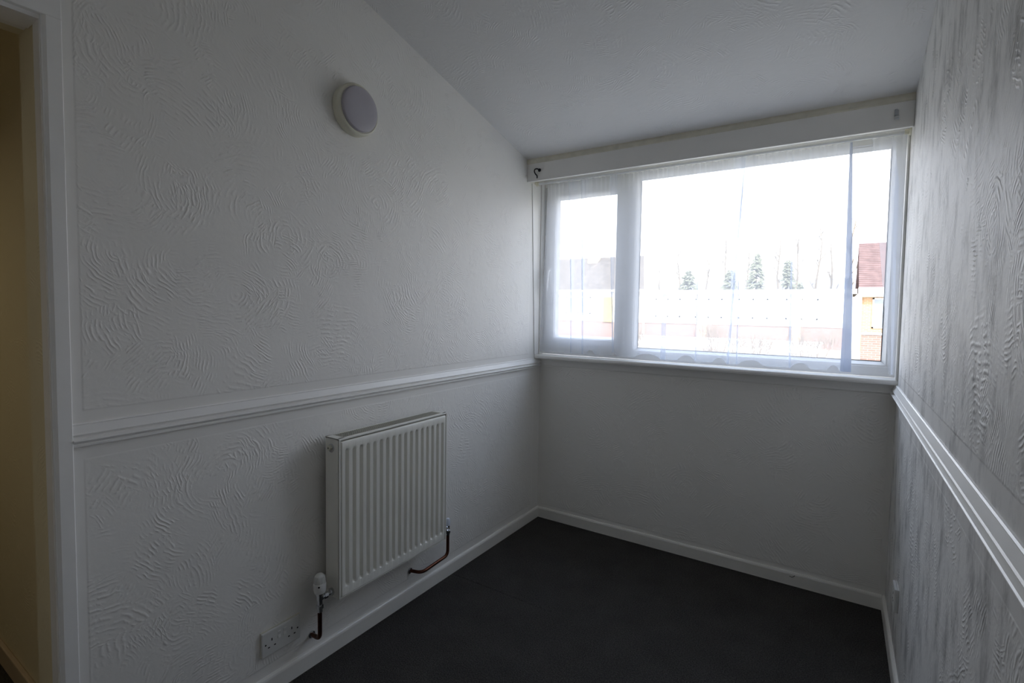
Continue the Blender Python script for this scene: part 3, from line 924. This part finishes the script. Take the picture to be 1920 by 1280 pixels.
gw = thing('garden_wall', 'red brick garden wall with pale coping below the red-roofed house', 'wall', (3.2, 18, GZ))
obj('wall_body', B((2.22, 6.5, 18, 18.25, GZ-.6, .66)), M['brick_red'], gw)
obj('coping', B((2.17, 6.5, 17.96, 18.29, .66, .72), bev=.01), M['render_white'], gw)
# distant roofs behind the terrace
fr = thing('house', 'distant grey-roofed building behind the flat-roofed terrace', 'house', (-2.5, 52, GZ))
obj('wall', B((-13.5, 6.0, 52, 60, GZ, 3.0)), M['render_white'], fr)
bm = bmesh.new(); prism(bm, [(51.6, 3.0), (56, 4.6), (60.4, 3.0)], 'x', -13.8, 6.3); obj('roof', bm, M['slate'], fr)

def tree(x, y, h_, label, seed, lean=0.0, n=7):
    r = random.Random(seed); h_ -= 2.1
    t_ = thing('bare_tree', label, 'tree', (x, y, GZ), group=None)
    bm = bmesh.new()
    pts = [Vector((x, y, GZ))]
    for i in range(1, 8):
        pts.append(Vector((x+lean*i/7+r.uniform(-.12, .12), y+r.uniform(-.1, .1), GZ+h_*i/7)))
    tube(bm, pts, .13, 7, .03)
    obj('trunk', bm, M['bark'], t_)
    bm = bmesh.new()
    for i in range(n):
        k_ = r.uniform(.35, .95); j = int(k_*7); p = pts[j].lerp(pts[min(j+1, 7)], k_*7-j)
        a = r.uniform(0, 2*PI); l_ = r.uniform(.8, 2.0)*(1.25-k_)
        q = p + Vector((math.cos(a)*l_*.5, math.sin(a)*l_*.5, l_*.9))
        m_ = p.lerp(q, .5) + Vector((r.uniform(-.1, .1), r.uniform(-.1, .1), -.05))
        tube(bm, [p, m_, q], .05, 5, .012)
        for s_ in range(3):
            q2 = m_ + Vector((r.uniform(-.5, .5), r.uniform(-.5, .5), r.uniform(.3, .9)))
            tube(bm, [m_, q2], .022, 4, .008)
    obj('branches', bm, M['bark'], t_, kind='stuff')
for i, (x, hh, ln) in enumerate([(-12.6, 7.6, .3), (-10.8, 9.2, -.3), (-9.2, 8.6, .4), (-7.0, 10.0, .2), (-5.1, 9.0, -.3), (-3.4, 10.2, .3), (-1.6, 9.8, -.2), (-.5, 10.4, .25), (.7, 10.0, -.25), (1.7, 10.6, .1)]):
    tree(x, 42+1.3*(i % 3), hh, ['bare winter tree with thin branches beyond the terrace, %s' % s for s in
         ('first right of the brown roof', 'second right of the brown roof', 'third right of the brown roof', 'leftmost beside the dark conifers', 'between two dark conifers',
          'just right of the tall conifer', 'behind the middle net fold', 'fourth from the red roof', 'second from the red roof', 'nearest the red roof')][i], 20+i, ln)

def conifer(x, y, h_, w_, label, seed):
    r = random.Random(seed); h_ -= 1.7
    c_ = thing('conifer', label, 'tree', (x, y, GZ))
    bm = bmesh.new(); tube(bm, [(x, y, GZ), (x, y, GZ+h_*.8)], .12, 7, .03); obj('trunk', bm, M['bark'], c_)
    bm = bmesh.new()
    for i in range(420):
        k_ = r.random()**.8; z = GZ+.4+(h_-.4)*k_
        rad = w_*(1-k_)**.7*r.uniform(.55, 1.05)+.05; a = r.uniform(0, 2*PI)
        p = Vector((x+math.cos(a)*rad, y+math.sin(a)*rad, z)); s_ = r.uniform(.16, .34)
        d1 = Vector((math.cos(a), math.sin(a), r.uniform(-.6, .2))).normalized()*s_
        d2 = d1.cross(Vector((0, 0, 1))).normalized()*s_*.5
        v = [bm.verts.new(p-d1*.6-d2), bm.verts.new(p-d1*.6+d2), bm.verts.new(p+d1), bm.verts.new(p-d1*.2+Vector((0, 0, s_*.5)))]
        bm.faces.new((v[0], v[1], v[2])); bm.faces.new((v[0], v[3], v[2])); bm.faces.new((v[1], v[2], v[3]))
    obj('foliage', bm, M['evergreen'], c_, kind='stuff')
for i, (x, hh, w_, lb) in enumerate([(-8.6, 6.4, 1.3, 'broad dark conifer left of the middle of the window view'), (-6.2, 6.6, 1.1, 'low dark conifer beside the broad one'),
                               (-3.9, 7.4, 1.0, 'tall pointed conifer behind the terrace'), (-2.2, 7.2, .9, 'slim conifer right of the tall pointed one'), (-1.9, 5.9, 1.5, 'wide low conifer behind the terrace')]):
    conifer(x, (37.0, 40.2, 37.0, 40.4, 46.5)[i], hh, w_, lb, 60+i)

def shrub(x, y, h_, w_, label, seed, n=60):
    r = random.Random(seed)
    s_ = thing('bare_shrub', label, 'shrub', (x, y, GZ))
    bm = bmesh.new()
    for i in range(n):
        a = r.uniform(0, 2*PI); rr = w_*r.random()**.5
        q = Vector((x+math.cos(a)*rr, y+math.sin(a)*rr, GZ+h_*r.uniform(.6, 1.0)))
        p = Vector((x+math.cos(a)*rr*.55, y+math.sin(a)*rr*.55, GZ-.25))
        m_ = p.lerp(q, .55)+Vector((r.uniform(-.15, .15), r.uniform(-.15, .15), 0))
        tube(bm, [p, m_, q], .011, 4, .004)
        for k_ in range(2):
            tube(bm, [m_, m_+Vector((r.uniform(-.35, .35), r.uniform(-.35, .35), r.uniform(.3, .8)))], .010, 3, .004)
    obj('stems', bm, M['twig'], s_, kind='stuff')
for i, (x, y, hh, w_, lb) in enumerate([(-7.2, 20, 1.0, 1.0, 'twiggy bare shrub low behind the mullion'), (-3.6, 21.6, 1.5, 1.0, 'tallest twiggy bare shrub in the gardens'), (-1.6, 18.6, .95, 1.2, 'wide twiggy bare shrub in the middle of the gardens'),
                                (.3, 20, 1.2, 1.1, 'twiggy bare shrub in front of the terrace\'s right end')]):
    shrub(x, y, hh, w_, lb, 80+i)

# everything across the way stands a little further right and higher up the slope
for o in list(COL.objects):
    if o.parent is None and o.get('category') in ('house', 'tree', 'shrub') and o.location.y > 10:
        o.location.x += .35
        o.location.z += .22
